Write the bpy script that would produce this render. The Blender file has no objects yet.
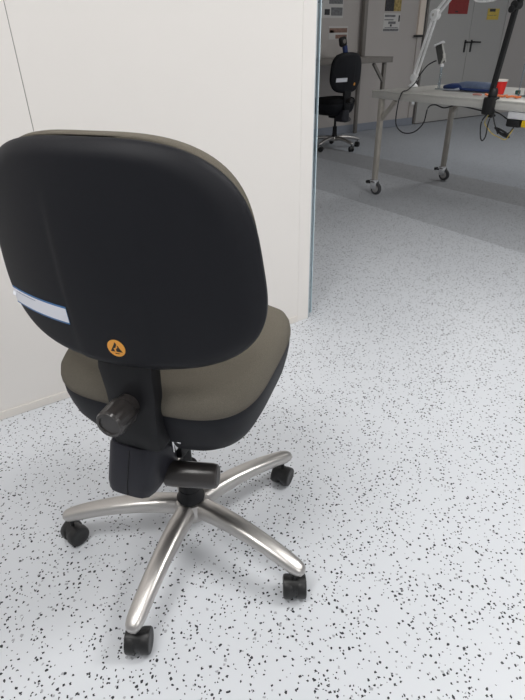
import bpy, bmesh, math, random
from mathutils import Vector, Matrix
random.seed(7)
PI = math.pi
S = bpy.context.scene
COL = S.collection

# ------------------------------------------------------------------ materials
def new_mat(name):
    m = bpy.data.materials.new(name); m.use_nodes = True
    nt = m.node_tree
    return m, nt, nt.nodes['Principled BSDF']

def lin(c):
    return tuple(((v/255)/12.92 if v/255 <= .04045 else ((v/255+.055)/1.055)**2.4) for v in c) + (1,)

def mat(name, rgb, rough=.5, metal=0, noise=0, nscale=80, bump=0, bscale=400, spec=.5, stretch=None):
    m, nt, b = new_mat(name)
    col = lin(rgb)
    b.inputs['Base Color'].default_value = col
    b.inputs['Roughness'].default_value = rough
    b.inputs['Metallic'].default_value = metal
    b.inputs['Specular IOR Level'].default_value = spec
    tc = nt.nodes.new('ShaderNodeTexCoord')
    src = tc.outputs['Object']
    if stretch:
        mp = nt.nodes.new('ShaderNodeMapping'); mp.inputs['Scale'].default_value = stretch
        nt.links.new(src, mp.inputs['Vector']); src = mp.outputs['Vector']
    n = nt.nodes.new('ShaderNodeTexNoise'); n.inputs['Scale'].default_value = nscale
    n.inputs['Detail'].default_value = 4
    nt.links.new(src, n.inputs['Vector'])
    r = nt.nodes.new('ShaderNodeMapRange')
    r.inputs['To Min'].default_value = 1-noise; r.inputs['To Max'].default_value = 1+noise
    r.inputs['From Min'].default_value = .25; r.inputs['From Max'].default_value = .75
    nt.links.new(n.outputs['Fac'], r.inputs['Value'])
    mx = nt.nodes.new('ShaderNodeVectorMath'); mx.operation = 'SCALE'
    mx.inputs[0].default_value = col[:3]
    nt.links.new(r.outputs['Result'], mx.inputs['Scale'])
    nt.links.new(mx.outputs['Vector'], b.inputs['Base Color'])
    if bump:
        n2 = nt.nodes.new('ShaderNodeTexNoise'); n2.inputs['Scale'].default_value = bscale
        nt.links.new(src, n2.inputs['Vector'])
        bp_ = nt.nodes.new('ShaderNodeBump'); bp_.inputs['Strength'].default_value = bump
        bp_.inputs['Distance'].default_value = .001
        nt.links.new(n2.outputs['Fac'], bp_.inputs['Height'])
        nt.links.new(bp_.outputs['Normal'], b.inputs['Normal'])
    return m

def floor_mat(name, base, chip_rgb, amount=1.0):
    """vinyl sheet with angular dark chips"""
    m, nt, b = new_mat(name)
    N, Lk = nt.nodes.new, nt.links.new
    tc = N('ShaderNodeTexCoord')
    def math_(op, a, c=None, v=None):
        n = N('ShaderNodeMath'); n.operation = op
        Lk(a, n.inputs[0]) if hasattr(a, 'links') else setattr(n.inputs[0], 'default_value', a)
        if c is not None: Lk(c, n.inputs[1])
        if v is not None: n.inputs[1].default_value = v
        return n.outputs[0]
    # wobble the coordinates a little so that the chips are angular and uneven
    wn = N('ShaderNodeTexNoise'); wn.inputs['Scale'].default_value = 130; wn.inputs['Detail'].default_value = 1
    Lk(tc.outputs['Object'], wn.inputs['Vector'])
    sub = N('ShaderNodeVectorMath'); sub.operation = 'SUBTRACT'; sub.inputs[1].default_value = (.5,.5,.5)
    Lk(wn.outputs['Color'], sub.inputs[0])
    sc = N('ShaderNodeVectorMath'); sc.operation = 'SCALE'; sc.inputs['Scale'].default_value = .007
    Lk(sub.outputs[0], sc.inputs[0])
    ad = N('ShaderNodeVectorMath'); ad.operation = 'ADD'
    Lk(tc.outputs['Object'], ad.inputs[0]); Lk(sc.outputs[0], ad.inputs[1])
    cl = N('ShaderNodeTexNoise'); cl.inputs['Scale'].default_value = 14; cl.inputs['Detail'].default_value = 2
    Lk(tc.outputs['Object'], cl.inputs['Vector'])
    def chips(scale, size, density, metric, off, clus=.6):
        mp = N('ShaderNodeMapping'); mp.inputs['Location'].default_value = off
        mp.inputs['Rotation'].default_value = (0,0,off[0])
        Lk(ad.outputs[0], mp.inputs['Vector'])
        v = N('ShaderNodeTexVoronoi'); v.voronoi_dimensions = '2D'; v.distance = metric
        v.inputs['Scale'].default_value = scale
        Lk(mp.outputs[0], v.inputs['Vector'])
        sp = N('ShaderNodeSeparateColor'); Lk(v.outputs['Color'], sp.inputs[0])
        # chip radius varies from cell to cell
        rad = math_('MULTIPLY', sp.outputs[0], v=size*scale*.75); rad = math_('ADD', rad, v=size*scale*.45)
        inside = math_('LESS_THAN', v.outputs['Distance'], rad)
        thr = math_('MULTIPLY', cl.outputs['Fac'], v=clus); thr = math_('ADD', thr, v=density-clus*.5)
        keep = math_('LESS_THAN', sp.outputs[1], thr)
        return math_('MULTIPLY', inside, keep), sp.outputs[2]
    c1, r1 = chips(84, .0023, .27*amount, 'CHEBYCHEV', (.3,.1,0))
    c2, r2 = chips(60, .0027, .20*amount, 'EUCLIDEAN', (1.7,.6,0))
    c4, r4 = chips(110, .0019, .14*amount, 'CHEBYCHEV', (.9,2.6,0))
    c3, r3 = chips(75, .0026, .10*amount, 'CHEBYCHEV', (2.3,1.1,0), .2)
    dark = math_('MAXIMUM', math_('MAXIMUM', c1, c2), c4)
    base_n = N('ShaderNodeTexNoise'); base_n.inputs['Scale'].default_value = 1.3
    Lk(tc.outputs['Object'], base_n.inputs['Vector'])
    ramp = N('ShaderNodeMapRange'); ramp.inputs['To Min'].default_value = .975; ramp.inputs['To Max'].default_value = 1.025
    Lk(base_n.outputs['Fac'], ramp.inputs['Value'])
    vs = N('ShaderNodeVectorMath'); vs.operation = 'SCALE'; vs.inputs[0].default_value = lin(base)[:3]
    Lk(ramp.outputs[0], vs.inputs['Scale'])
    m1 = N('ShaderNodeMix'); m1.data_type = 'RGBA'
    lc = [a*.55+b_*.45 for a, b_ in zip(lin(base), lin(chip_rgb))]
    m1.inputs['B'].default_value = lc[:3]+[1]
    Lk(c3, m1.inputs['Factor']); Lk(vs.outputs[0], m1.inputs['A'])
    m2 = N('ShaderNodeMix'); m2.data_type = 'RGBA'
    m2.inputs['B'].default_value = lin(chip_rgb)
    Lk(dark, m2.inputs['Factor']); Lk(m1.outputs['Result'], m2.inputs['A'])
    Lk(m2.outputs['Result'], b.inputs['Base Color'])
    b.inputs['Roughness'].default_value = .42
    b.inputs['Specular IOR Level'].default_value = .4
    return m

M = dict(
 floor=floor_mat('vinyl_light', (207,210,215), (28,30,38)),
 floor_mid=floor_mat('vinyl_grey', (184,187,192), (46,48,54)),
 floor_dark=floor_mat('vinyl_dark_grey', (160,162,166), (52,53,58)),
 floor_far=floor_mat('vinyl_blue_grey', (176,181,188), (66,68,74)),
 panel=mat('painted_panel', (227,223,219), .55, noise=.012, nscale=2.0, spec=.3),
 base_w=mat('white_skirting', (222,217,211), .5),
 seam=mat('panel_seam', (120,117,114), .7),
 alu_trim=mat('grey_edge_profile', (176,184,190), .4),
 wall_far=mat('far_wall_paint', (188,182,178), .7, noise=.02, nscale=1.5),
 door=mat('door_panel', (180,178,175), .6, noise=.02, nscale=2),
 cove=mat('cove_skirting', (140,145,155), .5, noise=.03, nscale=20),
 beige=mat('beige_frame', (232,218,204), .5),
 gap=mat('door_gap', (84,80,78), .8),
 ceil=mat('ceiling_tile', (225,225,222), .8),
 shell=mat('black_plastic', (17,18,24), .6, bump=.12, bscale=900, spec=.28),
 shell2=mat('matt_black_plastic', (19,19,22), .55, bump=.1, bscale=700, spec=.3),
 boxp=mat('charcoal_plastic', (34,34,41), .5, bump=.12, bscale=900, spec=.3),
 knob=mat('knob_plastic', (50,47,46), .28, spec=.5),
 fabric=mat('olive_grey_fabric', (104,99,90), .95, noise=.28, nscale=900, bump=.6, bscale=1300, spec=.1),
 fabric_b=mat('black_fabric', (30,30,32), .95, noise=.2, nscale=900, bump=.4, bscale=1300, spec=.1),
 alu=mat('polished_aluminium', (192,189,186), .34, 1),
 chrome=mat('chrome', (225,225,225), .12, 1),
 wheel=mat('caster_black', (22,22,23), .42, spec=.5),
 rubber=mat('grey_rubber_tyre', (70,70,72), .6),
 steel=mat('brushed_steel', (214,212,206), .42, .35, noise=.06, nscale=30, stretch=(1,12,1)),
 steel_leg=mat('steel_leg', (176,170,161), .45, .3, noise=.05, nscale=20),
 steel_d=mat('grey_bench_steel', (132,127,122), .5, .2, noise=.05, nscale=20),
 white=mat('white_plastic', (238,238,240), .4),
 lamp_w=mat('white_lamp_enamel', (246,246,246), .4),
 black=mat('black_plastic_parts', (24,24,25), .5),
 cable=mat('black_cable', (34,34,36), .6),
 yellow_c=mat('yellow_cable', (196,172,86), .5),
 orange=mat('orange_sticker', (232,160,62), .5),
 ink=mat('black_print', (26,20,16), .6),
 lab_w=mat('label_paper', (226,227,234), .5, noise=.01, nscale=200),
 lab_b=mat('label_blue_border', (60,110,165), .5),
 lab_ink=mat('label_faint_print', (150,155,170), .6),
 red=mat('red_card', (226,40,34), .5),
 cupw=mat('cup_white', (240,232,224), .5),
 poster_red=mat('dark_red_poster', (150,52,50), .7, noise=.15, nscale=25),
 poster_y=mat('yellow_sign', (214,186,84), .7, noise=.12, nscale=30),
 paper=mat('poster_paper', (205,203,200), .8),
 paper_g=mat('poster_grey_print', (120,120,122), .8, noise=.4, nscale=40),
 paper_o=mat('poster_ochre_print', (170,150,96), .8, noise=.5, nscale=30),
 paper_d=mat('poster_dark_print', (62,62,64), .8, noise=.5, nscale=35),
 paper_br=mat('poster_brown_print', (140,112,100), .8, noise=.3, nscale=35),
 blue=mat('blue_fabric', (38,58,112), .6, noise=.15, nscale=60),
 blue2=mat('slate_blue_vinyl', (100,114,142), .55, noise=.12, nscale=40),
 pale=mat('pale_rim', (176,182,196), .5),
 orange2=mat('orange_plastic', (238,130,74), .5, noise=.2, nscale=90),
 pink=mat('pink_plastic', (222,160,150), .5),
 teal=mat('teal_plastic', (40,96,88), .5),
 yellow=mat('yellow_plug', (236,196,38), .45),
 screen=mat('dark_screen', (64,64,62), .4, noise=.3, nscale=120),
 socket=mat('socket_plate', (205,203,198), .5),
)
def glass_mat(name, tint, mixf=.12, rough=.03):
    m, nt, b = new_mat(name)
    nt.nodes.remove(b)
    out = nt.nodes['Material Output']
    t = nt.nodes.new('ShaderNodeBsdfTransparent'); t.inputs[0].default_value = lin(tint)
    g = nt.nodes.new('ShaderNodeBsdfGlossy'); g.inputs['Roughness'].default_value = rough
    g.inputs['Color'].default_value = (.75,.85,.9,1)
    mx = nt.nodes.new('ShaderNodeMixShader'); mx.inputs[0].default_value = mixf
    nt.links.new(t.outputs[0], mx.inputs[1]); nt.links.new(g.outputs[0], mx.inputs[2])
    nt.links.new(mx.outputs[0], out.inputs[0])
    return m
M['glass'] = glass_mat('blue_grey_glass', (238,244,247), .10)
M['glass_edge'] = mat('glass_edge', (210,226,232), .2)
M['clear'] = glass_mat('clear_plastic', (225,228,230), .22)
def emit_mat(name, strength):
    m, nt, b = new_mat(name)
    b.inputs['Base Color'].default_value = (.9,.9,.9,1)
    b.inputs['Emission Color'].default_value = (1,.985,.96,1)
    b.inputs['Emission Strength'].default_value = strength
    return m
M['lit'] = emit_mat('lit_diffuser', 6)
M['dim'] = emit_mat('fill_diffuser', .5)

# ------------------------------------------------------------------ mesh helpers
def obj(name, bm, m, parent=None, smooth=True, autos=35):
    bmesh.ops.recalc_face_normals(bm, faces=bm.faces)
    me = bpy.data.meshes.new(name); bm.to_mesh(me); bm.free()
    me.materials.append(M[m] if isinstance(m, str) else m)
    if smooth:
        for p in me.polygons: p.use_smooth = True
        me.set_sharp_from_angle(angle=math.radians(autos))
    o = bpy.data.objects.new(name, me); COL.objects.link(o)
    if parent: o.parent = parent
    return o
def thing(name, label, cat, loc=(0,0,0), rotz=0, group=None):
    o = bpy.data.objects.new(name, None); COL.objects.link(o)
    o.empty_display_size = .05
    o.location = loc; o.rotation_euler = (0,0,rotz)
    return tag(o, label, cat, group)
def tag(o, label, cat, group=None):
    o['label'] = label; o['category'] = cat
    if group: o['group'] = group
    return o
def struct(name, bm, m, smooth=False):
    o = obj(name, bm, m, None, smooth); o['kind'] = 'structure'; return o

def bx(bm, x0, x1, y0, y1, z0, z1, bev=0, seg=2, mtx=None):
    t = bmesh.new()
    vs = [t.verts.new((x,y,z)) for x in (x0,x1) for y in (y0,y1) for z in (z0,z1)]
    for f in ((0,1,3,2),(4,6,7,5),(0,4,5,1),(2,3,7,6),(0,2,6,4),(1,5,7,3)):
        t.faces.new([vs[i] for i in f])
    bmesh.ops.recalc_face_normals(t, faces=t.faces)
    if bev:
        bmesh.ops.bevel(t, geom=list(t.edges), offset=bev, segments=seg, profile=.5, affect='EDGES')
    merge(bm, t, mtx)
    return bm
def merge(bm, t, mtx=None):
    if mtx is not None: bmesh.ops.transform(t, matrix=mtx, verts=t.verts)
    mp = {v: bm.verts.new(v.co) for v in t.verts}
    for f in t.faces:
        try: bm.faces.new([mp[v] for v in f.verts])
        except ValueError: pass
    t.free()
def box(*a, **k): return bx(bmesh.new(), *a, **k)

def loft(bm, rings, cap0=True, cap1=True, closed=False):
    vr = [[bm.verts.new(p) for p in r] for r in rings]
    n = len(vr[0])
    m = len(vr)
    for i in range(m if closed else m-1):
        a, b = vr[i], vr[(i+1) % m]
        for j in range(n):
            bm.faces.new((a[j], a[(j+1)%n], b[(j+1)%n], b[j]))
    if not closed:
        if cap0: bm.faces.new(vr[0][::-1])
        if cap1: bm.faces.new(vr[-1])
    return bm
def sect(n, rx, ry, e=2.0):
    out = []
    for i in range(n):
        a = 2*PI*i/n; c, s = math.cos(a), math.sin(a)
        k = (abs(c)**e+abs(s)**e)**(-1/e)
        out.append((rx*k*c, ry*k*s))
    return out
def sweep(pts, radii, n=12, e=2.0, up=Vector((0,0,1)), bm=None, caps=True):
    """tube along pts; radii = (rx, ry) per point or one number"""
    bm = bm or bmesh.new()
    pts = [Vector(p) for p in pts]
    rings = []
    for i, p in enumerate(pts):
        t = (pts[min(i+1,len(pts)-1)] - pts[max(i-1,0)]).normalized()
        u = up if abs(t.dot(up)) < .97 else Vector((1,0,0))
        sx = t.cross(u).normalized(); sy = sx.cross(t).normalized()
        r = radii[i] if isinstance(radii, list) else radii
        rx, ry = r if isinstance(r, tuple) else (r, r)
        rings.append([p+sx*a+sy*b for a, b in sect(n, rx, ry, e)])
    return loft(bm, rings, caps, caps)
def smooth_path(pts, k=6):
    """Catmull-Rom through pts"""
    P = [Vector(p) for p in pts]; out = []
    for i in range(len(P)-1):
        p0, p1, p2, p3 = P[max(i-1,0)], P[i], P[i+1], P[min(i+2,len(P)-1)]
        for j in range(k):
            t = j/k
            out.append(.5*((2*p1)+(p2-p0)*t+(2*p0-5*p1+4*p2-p3)*t*t+(3*p1-p0-3*p2+p3)*t**3))
    out.append(P[-1]); return out
def lathe(prof, n=32, mtx=None, bm=None):
    """prof = [(r, z)...] closed with caps"""
    t = bmesh.new()
    rings = [[Vector((r*math.cos(2*PI*i/n), r*math.sin(2*PI*i/n), z)) for i in range(n)] for r, z in prof]
    loft(t, rings)
    b = bm if bm is not None else bmesh.new()
    merge(b, t, mtx); return b
def along(p, d):
    d = Vector(d).normalized()
    return Matrix.Translation(Vector(p)) @ d.to_track_quat('Z', 'Y').to_matrix().to_4x4()
def copy_tree(o, parent=None):
    c = o.copy(); COL.objects.link(c)
    if parent: c.parent = parent
    for ch in list(o.children): copy_tree(ch, c)
    return c

# ------------------------------------------------------------------ setting
CEIL = 2.75
def slab(x0,x1,y0,y1): return box(x0,x1,y0,y1,-.05,0)
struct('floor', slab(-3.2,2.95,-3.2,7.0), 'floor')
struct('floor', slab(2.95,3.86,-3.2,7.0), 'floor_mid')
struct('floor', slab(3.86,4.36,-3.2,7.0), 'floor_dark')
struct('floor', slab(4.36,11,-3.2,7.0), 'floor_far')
WY = 1.73
b = bmesh.new()
bx(b, -3.2, .3145, WY, WY+.024, 0, CEIL)
bx(b, .3165, 1.292, WY, WY+.024, 0, CEIL)
struct('wall_left', b, 'panel')
struct('trim_1', box(.3145, .3165, WY+.004, WY+.024, 0, CEIL), 'seam')
struct('trim_2', box(1.292, 1.353, WY-.0015, WY+.024, 0, CEIL, bev=.0015), 'panel')
struct('trim_3', box(1.353, 1.358, WY+.001, WY+.024, 0, CEIL), 'alu_trim')
struct('baseboard_left', box(-3.2, 1.290, WY-.006, WY, 0, .032, bev=.0025), 'base_w')
# glass door leaf parked behind the panel, only its edge shows
o = struct('window_1', box(.5, 1.398, WY+.030, WY+.038, .006, 2.4), 'glass')
o2 = struct('trim_4', box(1.395, 1.3985, WY+.0295, WY+.0385, .005, 2.4), 'glass_edge')

FY = 6.03
struct('wall_back', box(-3.2, 11, FY, FY+.1, 0, CEIL), 'wall_far')
b = bmesh.new(); bx(b, 1.0, 6.64, FY-.012, FY, .012, .105, bev=.004)
sweep([(1.0,FY-.012,.008),(6.64,FY-.012,.008)], (.010,.008), 8, bm=b)
struct('baseboard_back', b, 'cove')
# door in the back wall: beige frame, dark gap, two leaves
struct('trim_5', box(6.52, 6.63, FY-.03, FY, 1.19, 2.3, bev=.003), 'beige')
struct('trim_9', box(6.54, 6.63, FY-.02, FY, .105, 1.165, bev=.003), 'wall_far')
struct('trim_6', box(6.65, 6.69, FY-.006, FY, .0, 2.3), 'gap')
d1 = struct('door_1', box(6.70, 7.655, FY-.028, FY-.001, .012, 2.25, bev=.003), 'door')
d2 = struct('door_2', box(7.662, 8.46, FY-.028, FY-.001, .012, 2.25, bev=.003), 'door')
struct('trim_7', box(8.46, 8.50, FY-.035, FY, 0, 2.3, bev=.003), 'door')
struct('trim_8', box(6.7, 8.46, FY-.020, FY-.001, 0, .012), 'gap')
for k, (dd, u) in enumerate(((d1, 7.585), (d2, 7.73))):
    h = bx(bmesh.new(), u-.018, u+.018, FY-.037, FY-.028, .95, 1.115, bev=.003)
    obj('handle_plate', h, 'black', dd)
    y = FY-.075
    h = sweep(smooth_path([(u,FY-.036,1.085),(u,y+.01,1.085),(u+.02,y,1.085),(u+(.07 if k==0 else .16),y,1.08)]), .0115, 10)
    obj('door_handle', h, 'black', dd)
h = box(6.44, 6.62, FY-.045, FY-.030, 1.165, 1.19, bev=.003)
tag(obj('door_stop_bracket', h, 'black'), 'small black bracket across the beige door frame on the back wall', 'bracket')
struct('ceiling', box(-3.2, 11, -3.2, FY+.1, CEIL, CEIL+.05), 'ceil')

# ------------------------------------------------------------------ office chair
def chair(P, loc, rotz, name, label, group):
    root = thing(name, label, 'chair', loc, rotz, group)
    fab = P['fabric']
    D, lean, zc, hh, hw, sag, vs, ne, tp = (P[k] for k in ('D','lean','zc','hh','hw','sag','vsag','n','taper'))
    e0 = P.get('embx', .02)
    def outline(a):
        c, s = math.cos(a), math.sin(a); k = (abs(c)**ne+abs(s)**ne)**(-1/ne)
        t = hh*k*s
        return hw*k*c*(1-tp*t/hh), t
    def sst(a, b_, x):
        x = max(0, min(1, (x-a)/(b_-a))); return x*x*(3-2*x)
    def surf(s, t, off=0):
        y = -D - lean*t + sag*(s/.2)**2 + vs*(t/.2)**2
        w = .080 - .05*max(0, t)/hh*0 + .004*math.sin(t*6)
        em = (1-sst(w-.006, w+.006, abs(s-e0)))*(1-sst(.25*hh, .75*hh, t))
        y -= .0028*em
        return Vector((s, y-off, zc+t))
    NA, NR = 144, 46
    b = bmesh.new(); rings = []
    for j in range(1, NR+1):
        r = j/NR; ring = []
        for i in range(NA):
            s, t = outline(2*PI*i/NA)
            v = surf(s*r, t*r)
            if r > .86: v.y += .016*((r-.86)/.14)**2.2
            ring.append(v)
        rings.append(ring)
    vr = [[b.verts.new(v) for v in r] for r in rings]
    cen = b.verts.new(surf(0, 0))
    for i in range(NA): b.faces.new((cen, vr[0][i], vr[0][(i+1)%NA]))
    for j in range(NR-1):
        for i in range(NA): b.faces.new((vr[j][i], vr[j+1][i], vr[j+1][(i+1)%NA], vr[j][(i+1)%NA]))
    last = vr[-1]
    for k, (sc, dy) in enumerate(((1.0,.020),(.995,.028),(.97,.032))):
        new = []
        for i in range(NA):
            s, t = outline(2*PI*i/NA); v = surf(s, t)
            new.append(b.verts.new((s*sc, v.y+dy, zc+t*sc)))
        for i in range(NA): b.faces.new((last[i], new[i], new[(i+1)%NA], last[(i+1)%NA]))
        last = new
    b.faces.new(last)
    shell = obj('backrest_shell', b, 'shell', root, autos=50)
    # cushion
    b = bmesh.new(); rings = []
    for sc, dy in ((.93,.030),(.943,.034),(.948,.041),(.946,.050),(.93,.060),(.89,.066),(.78,.068),(.5,.068),(.15,.068)):
        ring = []
        for i in range(NA):
            s, t = outline(2*PI*i/NA); v = surf(s, t) ; v0 = surf(s*sc, t*sc)
            ring.append(Vector((s*sc, v0.y+(v.y-v0.y)*max(0,(sc-.5)/.5)+dy, zc+t*sc+.014)))
        rings.append(ring)
    loft(b, rings)
    obj('backrest_cushion', b, fab, root, autos=60)
    # sticker with the electrostatic sign
    def disc(bm, cs, ct, r, off, n=36):
        c = bm.verts.new(surf(cs, ct, off)); vs_ = [bm.verts.new(surf(cs+r*math.cos(2*PI*i/n), ct+r*math.sin(2*PI*i/n), off)) for i in range(n)]
        for i in range(n): bm.faces.new((c, vs_[i], vs_[(i+1)%n]))
        lo = [bm.verts.new(surf(cs+r*math.cos(2*PI*i/n), ct+r*math.sin(2*PI*i/n), off-.0006)) for i in range(n)]
        for i in range(n): bm.faces.new((vs_[i], lo[i], lo[(i+1)%n], vs_[(i+1)%n]))
        return bm
    ss, st, sr = P['sticker']
    stk = obj('warning_sticker', disc(bmesh.new(), ss, st, sr, .0009), 'orange', shell, smooth=False)
    stk['label'] = 'round orange sticker with black triangles'
    if P['detail']:
        def poly(bm, pts, off):
            vs_ = [bm.verts.new(surf(ss+x*sr*1.12, st+y*sr*1.12, off)) for x, y in pts]
            lo = [bm.verts.new(surf(ss+x*sr*1.12, st+y*sr*1.12, off-.0003)) for x, y in pts]
            bm.faces.new(vs_)
            for i in range(len(pts)): bm.faces.new((vs_[i], lo[i], lo[(i+1)%len(pts)], vs_[(i+1)%len(pts)]))
        b = bmesh.new()
        poly(b, [(-.62,-.36),(-.02,.60),(.10,.40),(-.06,.06),(-.30,-.05),(-.16,-.36)], .0013)   # tall triangle, left side
        poly(b, [(-.02,-.36),(-.04,-.10),(.12,.06),(.24,.16),(.58,-.36)], .0013)
        poly(b, [(-.10,.60),(.02,.62),(.10,.44),(.0,.40)], .0014)
        poly(b, [(-.18,-.52),(.22,-.52),(.22,-.60),(-.18,-.60)], .0013)
        poly(b, [(.12,.22),(.20,.30),(.30,.14),(.22,.08)], .0013)
        obj('electrostatic_symbol', b, 'ink', shell, smooth=False)
    # inventory label
    s0, s1, t0, t1 = P['tag']
    def patch(a0, a1, c0, c1, off, shear=0, n=14, th=.0006):
        bm = bmesh.new(); g = []
        for j in (0, 1):
            g.append([[bm.verts.new(surf(a0+(a1-a0)*i/n, (c0 if k == 0 else c1)+shear*(a0+(a1-a0)*i/n-a0), off-j*th)) for k in (0,1)] for i in range(n+1)])
        for i in range(n):
            bm.faces.new((g[0][i][0], g[0][i+1][0], g[0][i+1][1], g[0][i][1]))
            for k in (0,1): bm.faces.new((g[0][i][k], g[1][i][k], g[1][i+1][k], g[0][i+1][k]))
        for i in (0, n): bm.faces.new((g[0][i][0], g[0][i][1], g[1][i][1], g[1][i][0]))
        return bm
    lb = obj('inventory_label', patch(s0, s1, t0, t1, .0008), 'lab_b' if P['detail'] else 'lab_w', shell, smooth=False)
    lb['label'] = 'white sticker with blue borders' if P['detail'] else 'white sticker'
    if P['detail']:
        h = t1-t0
        obj('label_paper', patch(s0+.0005, s1-.0005, t0+h*.10, t1-h*.10, .0011), 'lab_w', shell, smooth=False)
        obj('label_print', patch(s0+.012, s0+.075, t1-h*.24, t1-h*.20, .0014), 'lab_ink', shell, smooth=False)
        # curled corner on the far left edge
        b = bmesh.new(); 
        ps = [surf(s0-.001, t0+h*.72, .001), surf(s0+.008, t0+h*.62, .001), surf(s0+.009, t0+h*.50, .004), surf(s0-.001, t0+h*.52, .005)]
        vs_ = [b.verts.new(p) for p in ps]; lo = [b.verts.new(p+Vector((0,-.0006,0))) for p in ps]
        b.faces.new(vs_); b.faces.new(lo[::-1])
        for i in range(4): b.faces.new((vs_[i], lo[i], lo[(i+1)%4], vs_[(i+1)%4]))
        obj('peeling_corner', b, 'lab_w', shell, smooth=False)
    # upright bar and housing
    zb = zc-hh; px = e0
    zk = P['zseat']                       # widest seat line
    yb = -D+.008
    b = bmesh.new(); rings = []
    for z, w, y0, y1 in ((zb+.09,.052,yb+.020,yb+.05),(zb+.03,.055,yb+.014,yb+.05),(zb-.01,.056,yb+.006,yb+.045),(zk+.03,.053,yb+.010,yb+.045),
                         (zk,.050,yb+.008,yb+.045),(zk-.05,.050,yb+.004,yb+.05),(zk-.085,.052,yb+.002,yb+.06),(zk-.092,.050,yb+.008,yb+.06)):
        rings.append([Vector((px+x, (y0+y1)/2+y, z)) for x, y in sect(28, w, (y1-y0)/2, 7)])
    loft(b, rings)
    obj('backrest_upright', b, 'shell2', root, autos=45)
    b = bmesh.new(); rings = []
    zh = zk-.088
    for z, w, dy in ((zh,.050,.0),(zh-.006,.054,-.003),(zh-.05,.055,-.010),(zh-.095,.055,-.018),(zh-.116,.053,-.018),(zh-.126,.044,-.006)):
        y0, y1 = yb+dy, yb+.135+dy*.5
        rings.append([Vector((px-.014+(z-zh)*.12+x, (y0+y1)/2+y, z)) for x, y in sect(32, w, (y1-y0)/2, 5)])
    loft(b, rings)
    hs = obj('tilt_housing', b, 'boxp', root, autos=45)
    b = bmesh.new(); sweep([(px-.012,yb-.0025,zh-.006),(px-.018,yb-.0100,zh-.05),(px-.023,yb-.0180,zh-.095),(px-.025,yb-.0180,zh-.115)], .0013, 6, bm=b)
    obj('seam', b, 'shell2', hs)
    # clamping knob, axis backwards
    ky = yb-.002; kz = zk+.012
    b = bmesh.new(); rings = []
    for y, r in ((.012,.022),(-.004,.024),(-.008,.027),(-.012,.0275),(-.050,.0265),(-.055,.0245),(-.0555,.019),(-.053,.0185),(-.053,.002)):
        ring = []
        for i in range(48):
            a = 2*PI*i/48; rr = r*(1+(.035 if (-.050 <= y <= -.012) and i % 4 < 2 else 0))
            ring.append(Vector((px-.001+rr*math.cos(a), ky+y, kz+rr*math.sin(a))))
        rings.append(ring)
    loft(b, rings)
    obj('clamp_knob', b, 'knob', root, autos=25)
    # height lever to the right
    kx = px+.042; 
    a = Vector((kx-.026, -.135, zh-.116)); dr = Vector((1.0, .24, .0)).normalized()
    b = bmesh.new(); prof = [(.014,-.012),(.022,0),(.0265,.004),(.0275,.02),(.0270,.102),(.0250,.111),(.0215,.114),(.002,.114)]
    t = bmesh.new()
    rings = [[Vector((r*(1+(.02 if (.01<z<.1 and i%4<2) else 0))*math.cos(2*PI*i/44), r*(1+(.02 if (.01<z<.1 and i%4<2) else 0))*math.sin(2*PI*i/44), z)) for i in range(44)] for r, z in prof]
    loft(t, rings); merge(b, t, along(a, dr))
    obj('height_lever', b, 'knob', root, autos=28)
    # seat
    sdf, shw, shd, sn = P['sdf'], P['shw'], P['shd'], P['sn']
    def seat_ring(sc, z, dish=0):
        out = []
        for x, y in sect(NA, shw, shd, sn):
            xx, yy = x*sc, y*sc
            zz = z
            if yy > 0: zz -= .022*(max(0, yy/shd))**4      # waterfall front
            out.append(Vector((xx*(1-.05*yy/shd)-.003, sdf+yy, zz+dish)))
        return out
    z0 = zk
    b = bmesh.new()
    loft(b, [seat_ring(.96, z0-.026), seat_ring(.99, z0-.023), seat_ring(1.002, z0-.014), seat_ring(1.003, z0-.004), seat_ring(.99, z0+.012),
             seat_ring(.955, z0+.026), seat_ring(.88, z0+.035), seat_ring(.7, z0+.036), seat_ring(.4, z0+.032), seat_ring(.1, z0+.031)])
    obj('seat_cushion', b, fab, root, autos=60)
    b = bmesh.new()
    loft(b, [seat_ring(.985, z0-.018), seat_ring(.995, z0-.024), seat_ring(.992, z0-.040), seat_ring(.975, z0-.062), seat_ring(.945, z0-.090), seat_ring(.88, z0-.120), seat_ring(.79, z0-.142), seat_ring(.62, z0-.152), seat_ring(.1, z0-.154)])
    obj('seat_pan', b, 'shell', root, autos=60)
    # mechanism under the seat
    b = box(-.045,.058,-.105,.08, z0-.190, z0-.130, bev=.012)
    obj('tilt_mechanism', b, 'shell2', root)
    b = box(px+.050, px+.056, -.150,-.125, zh-.035, zh+.012, bev=.001); bx(b, px+.050, px+.072, -.150,-.146, zh-.008, zh+.012, bev=.001)
    obj('lock_bracket', b, 'chrome', root)
    # column
    b = lathe([(.020,.10),(.027,.105),(.0265,.20),(.0255,.215),(.0255,.25)], 28)
    obj('column_cover', b, 'shell2', root)
    b = lathe([(.014,.245),(.0145,z0-.17),(.026,z0-.168),(.030,z0-.14)], 24)
    obj('gas_column', b, 'shell2', root)
    b = lathe([(.030,.082),(.044,.086),(.048,.098),(.047,.126),(.040,.136),(.022,.139)], 36)
    obj('base_hub', b, 'alu', root)
    b = lathe([(.020,.13),(.034,.136),(.036,.141),(.030,.150),(.028,.172),(.018,.173)], 36)
    obj('hub_collar', b, 'shell2', root)
    # five star base
    R = .311
    arm_me = None; cast = None
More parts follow.
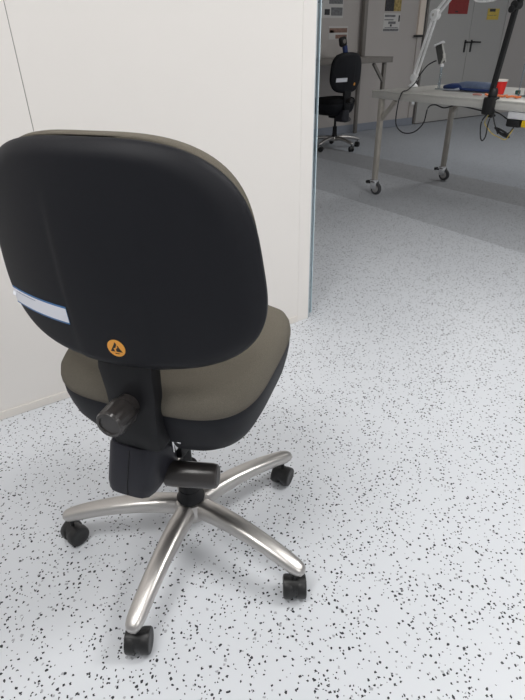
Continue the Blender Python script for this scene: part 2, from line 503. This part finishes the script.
    for k in range(5):
        a = math.radians(P['arm0']+72*k)
        if arm_me is None:
            prof = [(.020,.112,.026,.026),(.05,.116,.029,.025),(.09,.1205,.029,.023),(.14,.1205,.028,.021),(.19,.1165,.0265,.019),(.24,.109,.0255,.0175),
                    (.28,.1005,.0245,.0165),(.302,.0945,.0240,.016),(.320,.090,.0225,.0155),(.333,.0865,.0190,.0135),(.341,.085,.0130,.010),(.344,.0845,.005,.004)]
            b = sweep([(x*.98,0,z) for x, z, w, h in prof], [(w*.87, h*.95) for x, z, w, h in prof], 32, 2.7)
            o = obj('base_arm', b, 'alu', root, autos=60); arm_me = o.data
        else:
            o = bpy.data.objects.new('base_arm', arm_me); COL.objects.link(o); o.parent = root
        o.rotation_euler = (0,0,a)
        # caster: hood with stem, two wheels
        ca = math.radians(P['casters'][k] if not P['detail'] else (250,290,290,262,290)[k])
        trail = Vector((math.cos(ca), math.sin(ca), 0))*.009
        pos = Vector((R*math.cos(a), R*math.sin(a), 0)) + trail
        if cast is None:
            b = lathe([(.0055,.050),(.0055,.082)], 16)
            hood = bmesh.new(); rings = []
            for i in range(15):
                an = -math.radians(28)+math.radians(218)*i/14
                rings.append([Vector((x, (.0215+y_)*math.cos(an), .0285+(.0265+y_)*math.sin(an))) for x, y_ in sect(20, .0265, .0028, 6)])
            loft(hood, rings); merge(b, hood)
            bx(b, -.0035,.0035,-.014,.014,.020,.050, bev=.001)
            c = obj('caster', b, 'wheel', root); wheels = []
            for sgn in (-1, 1):
                w = lathe([(.006,0.0),(.020,.0005),(.0265,.002),(.0282,.006),(.0282,.018),(.0265,.0225),(.021,.024),(.014,.0225),(.004,.0225)], 36,
                          along((sgn*.0035,0,.0283), (sgn,0,0)))
                wo = obj('wheel', w, 'wheel', c)
            cast = c
        else:
            c = cast.copy(); COL.objects.link(c)
            for ch in list(cast.children):
                d = ch.copy(); COL.objects.link(d); d.parent = c
        c.location = pos; c.rotation_euler = (0,0,ca+PI/2)
        c.parent = root
    return root

near = dict(fabric='fabric', D=.206, lean=-.003, zc=.838, hh=.188, hw=.254, sag=.041, vsag=.011, n=3.15, taper=.088,
            sticker=(.020,-.139,.0168), tag=(-.226,-.071,-.112,-.078), detail=True, zseat=.558, sdf=.066, shw=.218, shd=.232, sn=3.8,
            arm0=149.04+52.82, casters=[0,0,0,0,0], axes=[35,0,0,0,0], embx=.014)
chair(near, (.340,.8985,0), math.radians(37.18-90), 'office_chair',
      'large swivel chair in front with olive grey cushions and orange sticker on its black back', None)
far = dict(near); far.update(fabric='fabric_b', D=.20, lean=.08, zc=.822, hh=.202, hw=.238, sag=.03, n=3.1, taper=.02,
            sticker=(.10,-.115,.016), tag=(-.19,-.04,-.085,-.045), detail=False, zseat=.53, arm0=-24, casters=[200,120,40,300,250], embx=.0)
chair(far, (4.39,5.19,0), math.radians(6), 'office_chair',
      'all black swivel chair standing far back at the rear workbench', None)

# ------------------------------------------------------------------ workbenches
def sq(bm, p0, p1, w=.02, up=Vector((0,0,1))):
    return sweep([p0, p1], w*1.0, 4, 2, bm=bm, up=up)
def post(bm, x, y, z0, z1, w=.02):
    return bx(bm, x-w, x+w, y-w, y+w, z0, z1, bev=.004)
def brace(bm, p0, p1, w=.012):
    p0, p1 = Vector(p0), Vector(p1); d = p1-p0
    t = bmesh.new(); L = d.length
    vs = bx(t, -w, w, -w, w, 0, L)
    merge(bm, t, along(p0, d)); return bm
bench = thing('workbench', 'stainless steel workbench on wheels with tools and a lamp on it', 'workbench', (3.2,1.3,0))
X0, X1, Y0, Y1, ZT = 0, .93, 0, 2.05, .795
def tabletop(parent, x0,x1,y0,y1,zt,m,th=.055):
    b = box(x0, x1, y0, y1, zt-.012, zt, bev=.003)
    obj('tabletop', b, m, parent)
    b = bmesh.new(); t = .03
    bx(b, x0+.002, x0+t, y0+.002, y1-.002, zt-th, zt-.012, bev=.002)
    bx(b, x1-t, x1-.002, y0+.002, y1-.002, zt-th, zt-.012, bev=.002)
    bx(b, x0+t, x1-t, y0+.002, y0+t, zt-th, zt-.012, bev=.002)
    bx(b, x0+t, x1-t, y1-t, y1-.002, zt-th, zt-.012, bev=.002)
    obj('top_frame', b, m, parent)
tabletop(bench, X0,X1,Y0,Y1,ZT,'steel')
zt = ZT-.055
for x in (X0+.021, X1-.05):
    for y in (Y0+.09, Y1-.095):
        b = bmesh.new(); post(b, x, y, .125, zt, .019); lg = obj('leg', b, 'steel_leg', bench)
        s = 1 if y < 1 else -1
        b = bmesh.new(); brace(b, (x,y+s*.012,zt-.15), (x,y+s*.15,zt-.006), .013); obj('brace', b, 'steel_leg', bench)
        # caster
        b = lathe([(.012,.105),(.012,.128)], 16); bx(b, -.03,.03,-.03,.03,.112,.122, bev=.002)
        bx(b, -.022,-.018,-.025,.035,.045,.112, bev=.001); bx(b, .018,.022,-.025,.035,.045,.112, bev=.001)
        bx(b, -.022,.022,-.02,.02,.098,.108)
        c = obj('caster', b, 'chrome', bench); c.location = (x, y, 0); c.rotation_euler = (0,0,math.radians(188))
        w = lathe([(.010,-.014),(.030,-.014),(.046,-.013),(.0495,-.009),(.0495,.009),(.046,.013),(.030,.014),(.010,.014)], 36, along((0,.022,.0495),(1,0,0)))
        obj('wheel', w, 'rubber', c)
        w = lathe([(.004,-.0175),(.03,-.016),(.03,.016),(.004,.0175)], 24, along((0,.022,.0495),(1,0,0)))
        obj('wheel_hub', w, 'alu', c)
        br = box(-.018,.018,-.072,-.022,.085,.095, bev=.003); bx(br, -.02,.02,-.08,-.06,.082,.105, bev=.003)
        obj('brake_pedal', br, 'black', c)

rear = thing('workbench', 'grey steel workbench against the back wall behind the black chair', 'workbench', (3.44,5.42,0))
tabletop(rear, 0,2.06,0,.58,.955,'steel_d', .065)
for x in (.08, 1.96):
    for y in (.05, .52):
        b = bmesh.new(); post(b, x, y, .0, .89, .022); obj('leg', b, 'steel_d', rear)
    s = 1 if x < 1 else -1
    b = bmesh.new(); brace(b, (x+s*.01,.05,.68), (x+s*.19,.05,.885), .016); obj('brace', b, 'steel_d', rear)
b = bmesh.new(); post(b, 2.02, .55, .955, 2.3, .03); obj('upright_post', b, 'steel_d', rear)

# ------------------------------------------------------------------ things on the wall
def wall_sheet(name, label, u0, u1, z0, z1, m, blocks=(), cat='poster', y=FY, group=None):
    o = obj(name, box(u0, u1, y-.003, y, z0, z1), m, smooth=False)
    tag(o, label, cat, group)
    for bu0, bu1, bz0, bz1, bm_, nm in blocks:
        obj(nm, box(u0+(u1-u0)*bu0, u0+(u1-u0)*bu1, y-.0042, y-.003, z0+(z1-z0)*bz0, z0+(z1-z0)*bz1), bm_, o, smooth=False)
    return o
wall_sheet('poster', 'poster with a dark and ochre picture above the grey printed notice', 5.87, 6.17, 1.47, 1.80, 'paper_o', [(0,.55,.0,1,'paper_d','dark_picture')])
wall_sheet('notice', 'grey printed notice under the ochre poster on back wall', 5.86, 6.17, 1.235, 1.445, 'paper',
           [(.06,.7,.80,.92,'paper_g','text_line'),(.05,.6,.62,.68,'paper_g','text_line'),(.3,.75,.42,.56,'paper_g','text_line'),(.42,.52,.28,.40,'paper_d','printed_mark'),(.9,.98,.55,.9,'paper_d','printed_mark'),(.02,.96,.02,.16,'paper_g','text_line'),(.1,.9,.2,.24,'paper_g','text_line')])
wall_sheet('poster', 'upper poster with dark machine drawings at far left of back wall', 4.62, 5.14, 1.39, 1.70, 'paper',
           [(.40,.78,.62,.98,'paper_d','dark_picture'),(.55,.98,.48,.66,'paper_g','grey_picture'),(.42,.58,.10,.30,'paper_d','dark_picture'),(.62,.98,.08,.36,'paper_g','grey_picture'),(.05,.35,.5,.56,'paper_g','text_line'),(.02,.12,.12,.3,'paper_d','printed_mark')])
wall_sheet('poster', 'lower small poster with brown picture above the rear workbench', 4.92, 5.24, 1.155, 1.30, 'paper',
           [(.02,.96,.52,.86,'paper_br','brown_picture'),(.35,.95,.06,.36,'paper_br','brown_picture'),(.05,.25,.5,.7,'paper_d','dark_picture')])
wall_sheet('poster', 'dark red poster on the grey double door', 7.10, 7.53, 1.445, 1.80, 'poster_red', [(.35,.5,.06,.1,'paper_d','printed_mark')], y=FY-.028)
wall_sheet('sign', 'small yellow sign with black top on the double door', 8.0, 8.28, 1.375, 1.52, 'poster_y', [(.15,.65,.72,.98,'black','black_heading'),(.1,.8,.35,.42,'paper_o','text_line')], y=FY-.028, cat='sign')
so = obj('wall_socket', box(6.54, 6.62, FY-.042, FY-.030, .28, .36, bev=.004), 'socket'); tag(so, 'small wall socket low on the beige door frame', 'socket')
obj('socket_face', lathe([(.028,0),(.030,.003),(.026,.004),(.024,.001),(.002,.001)], 24, along((6.58,FY-.042,.32),(0,-1,0))), 'white', so)

# ------------------------------------------------------------------ things on the near workbench
ZB = .795
# articulated white lamp
lp = thing('desk_lamp', 'white articulated clamp lamp standing at the left end of the workbench', 'lamp', (3.63,3.325,ZB))
def L3(u,v,z): return (u-3.63, v-3.325, z-ZB)
obj('clamp_base', lathe([(.030,0),(.040,.004),(.040,.012),(.030,.022),(.018,.030),(.016,.07),(.008,.07)], 24), 'lamp_w', lp)
E1, E2 = Vector(L3(3.63,3.32,.865)), Vector(L3(3.70,3.245,1.295)); E3 = Vector(L3(3.66,2.86,1.62)); E4 = Vector(L3(3.6,2.65,1.52))
obj('lower_joint', lathe([(.012,-.02),(.030,-.018),(.032,0),(.030,.018),(.012,.02)], 24, along(E1,(1,0,0))), 'lamp_w', lp)
def twin(a, b_, nm):
    d = (b_-a).normalized(); sx = d.cross(Vector((1,0,0))).normalized()*.017
    bm = bmesh.new()
    for s in (-1, 1): sweep([a+sx*s, b_+sx*s], .0092, 8, 4, bm=bm)
    return obj(nm, bm, 'lamp_w', lp)
twin(E1, E2, 'lower_arm'); 
obj('elbow_joint', lathe([(.012,-.024),(.036,-.022),(.040,-.006),(.040,.006),(.036,.022),(.012,.024)], 28, along(E2,(1,0,0))), 'lamp_w', lp)
obj('elbow_screw', lathe([(.010,0),(.010,.006),(.003,.007)], 16, along(E2+Vector((-.023,0,0)),(-1,0,0))), 'socket', lp)
twin(E2, E3, 'upper_arm')
obj('head_joint', lathe([(.010,-.02),(.026,-.018),(.028,0),(.026,.018),(.010,.02)], 24, along(E3,(1,0,0))), 'lamp_w', lp)
obj('head_arm', sweep([E3, Vector(L3(3.62,2.75,1.56))], .009, 10), 'lamp_w', lp)
hd = Vector(L3(3.40,2.555,1.375))
obj('lamp_head', lathe([(.02,.15),(.045,.14),(.075,.10),(.095,.05),(.10,.0),(.10,-.012),(.088,-.008),(.085,.03),(.02,.07)], 40, along(hd+Vector((0,0,.0)), (.15,.25,.95))), 'lamp_w', lp)
obj('head_neck', sweep(smooth_path([Vector(L3(3.62,2.75,1.56)), Vector(L3(3.55,2.68,1.55)), hd+Vector((.02,.03,.14))]), .012, 10), 'lamp_w', lp)

# small tilted panel on a clear stand with its cable
st = thing('display_stand', 'small tilted grey panel on a slim clear stand beside the white lamp', 'stand', (3.6,3.03,ZB))
obj('stand_foot', lathe([(.028,0),(.03,.004),(.028,.008),(.006,.010)], 24), 'clear', st)
obj('stand_stem', lathe([(.011,.008),(.009,.07),(.012,.075),(.009,.08),(.009,.165),(.005,.17)], 18), 'clear', st)
obj('stem_ring', lathe([(.013,.155),(.015,.158),(.015,.172),(.013,.175)], 18), 'white', st)
rt = Matrix.Translation((0,.03,.235)) @ Matrix.Rotation(math.radians(-24), 4, 'X') @ Matrix.Rotation(math.radians(25), 4, 'Z')
obj('panel', box(-.006,.006,-.024,.024,-.062,.07, bev=.003, mtx=rt), 'screen', st)
obj('panel_edge', box(-.007,.010,-.032,-.024,-.062,.07, bev=.002, mtx=rt), 'socket', st)
obj('top_cap', box(-.022,.022,-.045,.03,.07,.082, bev=.004, mtx=rt), 'white', st)
obj('holder_arm', sweep([(0,.012,.165),(0,-.012,.215),(0,-.005,.245)], .010, 10), 'socket', st)
cb = smooth_path([(3.6,3.09,.99),(3.6,3.121,.981),(3.6,3.176,.953),(3.6,3.237,.889),(3.5,3.188,.838),(3.35,3.114,.803),(3.22,3.04,.801),(3.188,3.028,.78),(3.185,3.045,.718),(3.19,3.05,.58),(3.19,2.97,.525),(3.19,2.86,.54),(3.19,2.78,.61),(3.20,2.765,.71),(3.24,2.74,.730),(3.27,2.68,.712),(3.27,2.58,.735),(3.26,2.45,.728),(3.23,2.32,.72)], 6)
tag(obj('power_cable', sweep(cb, .0045, 8), 'cable'), 'black cable hanging in a loop off the left part of the workbench', 'cable')

# blue scoop and roll
o = thing('rolled_blue_bag', 'dark blue and slate rolled bag lying on the workbench top', 'bag', (3.6,2.80,ZB))
def ov(pts, rad, m, nm, e=2.2, n=24):
    return obj(nm, sweep(pts, rad, n, e), m, o, autos=60)
ov([(0,.18,.014),(0,.165,.020),(0,.10,.026),(0,.03,.028),(0,-.02,.026)], [(.006,.006),(.03,.016),(.055,.023),(.058,.025),(.045,.02)], 'blue', 'bag_flap')
ov([(-.035,.155,.006),(-.05,.10,.007),(-.052,.04,.009),(-.045,.0,.016)], [(.01,.004),(.018,.006),(.018,.007),(.012,.010)], 'pale', 'bag_rim')
ov([(.0,.03,.032),(.0,-.02,.034),(.0,-.10,.035),(.0,-.20,.034),(.0,-.28,.032)], [(.035,.026),(.045,.032),(.046,.033),(.046,.032),(.04,.028)], 'blue2', 'bag_roll')
ov([(-.04,-.02,.016),(-.042,-.10,.016),(-.042,-.20,.015),(-.038,-.28,.015)], [(.008,.008),(.010,.009),(.010,.009),(.008,.008)], 'blue', 'bag_underside')
# red cup
cp = thing('paper_cup', 'red paper cup with a white rim on the workbench behind the black pole', 'cup', (3.55,2.455,ZB))
obj('cup_body', lathe([(.026,0),(.029,.002),(.040,.082),(.036,.082),(.027,.006),(.003,.006)], 32), 'red', cp)
obj('rim', lathe([(.0385,.080),(.0415,.080),(.0425,.092),(.0395,.093),(.0375,.086)], 32), 'cupw', cp)
b = bmesh.new()
for k in range(3): 
    a = math.radians(235+k*12)
tag(obj('bottle_cap', lathe([(.014,0),(.017,.004),(.017,.022),(.014,.026),(.004,.026)], 20, along((3.62,2.36,ZB+.0),(0,0,1))), 'teal'), 'small dark teal cap right of the red cup', 'cap')
# orange and pink strips near the edge
def wavy(y0, y1, x, amp, z): return [(x+amp*math.sin(k*2.1), y0+(y1-y0)*k/12, z+.003*math.cos(k*2.7)) for k in range(13)]
tag(obj('orange_strap', sweep(wavy(2.43,2.16,3.36,.014,ZB+.010), (.012,.007), 10, bm=None), 'orange2'), 'crumpled orange strap along the workbench edge in front of the cup', 'strap')
tag(obj('pink_clip', sweep([(3.36,2.52,ZB+.007),(3.36,2.49,ZB+.010),(3.36,2.46,ZB+.008)], (.012,.006), 10), 'pink'), 'small pale pink clip left of the black pole foot', 'clip')
# clear holder
ch = thing('acrylic_holder', 'clear acrylic holder at the right edge of the workbench', 'holder', (3.5,2.20,ZB))
for y, nm in ((.075,'rod'),(.03,'rod')):
    obj(nm, sweep([(0,y,.004),(0.0,y-.004,.19)], .0055, 10), 'clear', ch)
obj('plate', box(-.04,.04,-.10,.09,0,.006, bev=.002), 'clear', ch)
obj('side_panel', box(-.003,.003,-.09,.025,.006,.18, bev=.001), 'clear', ch)

# black articulated arm clamped on the front edge
bp_ = thing('clamp_arm', 'black articulated arm clamped to the front edge of the workbench', 'stand', (3.22,2.27,ZB))
def B3(u,v,z): return (u-3.22, v-2.27, z-ZB)
obj('clamp', box(*[B3(3.165,2.215,.70)[0],B3(3.215,0,0)[0]], B3(0,2.225,0)[1], B3(0,2.295,0)[1], -.085, .010, bev=.006), 'black', bp_)
obj('clamp_jaw', box(-.05,.03,-.035,.025,.001,.014, bev=.004), 'black', bp_)
obj('clamp_screw', lathe([(.006,-.11),(.006,-.06)], 12, Matrix.Translation((.03,0,.0))), 'black', bp_)
obj('clamp_handle', sweep([(-.0,0,-.10),(.06,0,-.10)], .008, 10), 'black', bp_)
Q0, Q1 = Vector(B3(3.22,2.282,.825)), Vector(B3(3.24,2.238,1.298))
obj('foot_joint', lathe([(.024,-.018),(.028,0),(.028,.03),(.02,.045)], 20, along((0,0,.02),(0,0,1))), 'black', bp_)
obj('lower_arm', sweep([Q0, Q1], (.017,.013), 8, 5), 'black', bp_)
obj('elbow_joint', lathe([(.010,-.028),(.024,-.026),(.027,0),(.024,.026),(.010,.028)], 24, along(Q1,(1,0,0))), 'black', bp_)
obj('elbow_knob', lathe([(.012,0),(.018,.004),(.018,.022),(.010,.024)], 16, along(Q1+Vector((-.027,0,-.02)),(-1,0,-.1))), 'black', bp_)
Q2 = Q1+Vector((-.02,-.22,.26))
obj('upper_arm', sweep([Q1, Q2], (.017,.013), 8, 5), 'black', bp_)
obj('end_clip', sweep([Q2, Q2+Vector((0,-.05,-.03))], .015, 10), 'black', bp_)

# cables and power strip under the front edge
tag(obj('hanging_cable', sweep(smooth_path([(3.215,2.275,.715),(3.19,2.295,.66),(3.19,2.285,.58),(3.19,2.265,.55),(3.19,2.245,.58),(3.19,2.243,.66),(3.20,2.232,.72)]), .0042, 8), 'cable'),
    'short black cable loop hanging straight under the black clamp', 'cable')
tag(obj('yellow_wire', sweep(smooth_path([(3.20,2.255,.715),(3.19,2.27,.66),(3.19,2.235,.625),(3.19,2.20,.60),(3.19,2.15,.585),(3.19,2.10,.575),(3.19,2.08,.60),(3.20,2.065,.64)]), .0028, 8), 'yellow_c'),
    'thin yellow wire tangled below the black clamp', 'wire')
b = bmesh.new()
for k in range(6):
    r = .055
    pts = [(3.20+.006*math.sin(k*2+a), 2.125+(.045+.006*k/6)*math.cos(a)+.004*k, .605-.35*(.045)*math.cos(a)*-1+.010*math.sin(a)+.003*k) for a in [i*2*PI/16 for i in range(17)]]
    sweep(pts, .0036, 6, bm=b, caps=True)
sweep(smooth_path([(3.20,2.23,.72),(3.195,2.20,.66),(3.20,2.165,.60)]), .0042, 8, bm=b)
sweep(smooth_path([(3.20,2.12,.60),(3.195,2.08,.62),(3.20,2.06,.66)]), .0042, 8, bm=b)
sweep(smooth_path([(3.22,2.23,.725),(3.22,2.19,.715),(3.23,2.155,.695),(3.22,2.13,.69)]), .0042, 8, bm=b)
tag(obj('cable_bundle', b, 'cable'), 'coiled bundle of black cable hanging below the power strip', 'cable')
ps = thing('power_strip', 'white power strip with plugs hanging below the right part of the workbench', 'power strip', (3.24,1.94,.722))
rt = Matrix.Rotation(math.radians(0), 4, 'X')
obj('strip_body', box(-.03,.03,-.22,.19,-.028,.016, bev=.005, mtx=rt), 'white', ps)
obj('plug', box(-.028,.025,.10,.195,-.075,-.029, bev=.010, mtx=rt), 'black', ps)
y_ = obj('plug', box(-.028,.025,.02,.088,-.070,-.029, bev=.006, mtx=rt), 'yellow', ps); y_['label'] = 'yellow plug'

# device on the rear bench
dv = thing('handheld_scanner', 'small black and blue handheld device standing on the rear workbench', 'device', (4.93,5.72,.957))
obj('cradle', box(-.09,.06,-.05,.05,0,.03, bev=.008), 'screen', dv)
rt = Matrix.Translation((.0,0,.03)) @ Matrix.Rotation(math.radians(-14), 4, 'Y')
obj('grip', box(.0,.055,-.025,.025,-.01,.10, bev=.012, mtx=rt), 'blue', dv)
obj('scanner_head', box(-.045,.055,-.035,.035,.09,.20, bev=.028, seg=4, mtx=rt), 'black', dv)
obj('lens', lathe([(.022,0),(.024,.006),(.016,.007),(.003,.004)], 20, along(rt @ Vector((.0,-.035,.15)),(0,-1,0))), 'steel_d', dv)

# ------------------------------------------------------------------ ceiling lamps and light
def panel_lamp(x, y, lit, energy, label, sx=1.2, sy=.6):
    t = thing('ceiling_light', label, 'ceiling light', (x, y, CEIL), 0, None)
    b = bmesh.new()
    for a in ((-sx/2-.02,sx/2+.02,-sy/2-.02,-sy/2),(-sx/2-.02,sx/2+.02,sy/2,sy/2+.02),(-sx/2-.02,-sx/2,-sy/2,sy/2),(sx/2,sx/2+.02,-sy/2,sy/2)):
        bx(b, *a, -.03, 0)
    obj('frame', b, 'white', t, smooth=False)
    obj('diffuser', box(-sx/2, sx/2, -sy/2, sy/2, -.02, -.012), 'lit' if lit else 'dim', t, smooth=False)
    if energy:
        ld = bpy.data.lights.new('lamp', 'AREA'); ld.shape = 'RECTANGLE'; ld.size = sx; ld.size_y = sy
        ld.energy = energy; ld.color = (1,.985,.965)
        lo = bpy.data.objects.new('lamp', ld); COL.objects.link(lo); lo.parent = t; lo.location = (0,0,-.035)
    return t
panel_lamp(2.1, .1, True, 42, 'lit ceiling panel over the right side of the near aisle')
panel_lamp(-.6, .5, True, 20, 'lit ceiling panel over the left side of the near aisle')
panel_lamp(.8, -2.2, True, 21, 'lit ceiling panel behind the viewpoint')
panel_lamp(5.6, 3.4, False, 22, 'added fill panel brightening the far part of the room')  # added fill light, lifts the far floor and wall; no known lamp there

w = bpy.data.worlds.new('room_surround'); S.world = w; w.use_nodes = True
bg = w.node_tree.nodes['Background']; bg.inputs[0].default_value = (.95,.97,1,1); bg.inputs[1].default_value = .45

# ------------------------------------------------------------------ camera
cd = bpy.data.cameras.new('camera'); cam = bpy.data.objects.new('camera', cd); COL.objects.link(cam)
cd.sensor_fit = 'HORIZONTAL'; cd.sensor_width = 36; cd.lens = 36*513.09/525
cd.clip_start = .02; cd.clip_end = 60
r = Vector((0.8391030676,-0.5436316789,-0.0192520044)); u = Vector((0.2930376444,0.4219238696,0.8579680572)); f = Vector((0.4582957352,0.7255651907,-0.5133421599))
m = Matrix(((r.x,u.x,-f.x,0),(r.y,u.y,-f.y,0),(r.z,u.z,-f.z,1.13369),(0,0,0,1)))
cam.matrix_world = m
S.camera = cam
S.view_settings.view_transform = 'Standard'; S.view_settings.look = 'None'
S.view_settings.gamma = 1; S.view_settings.use_curve_mapping = False
S.view_settings.exposure = -0.10
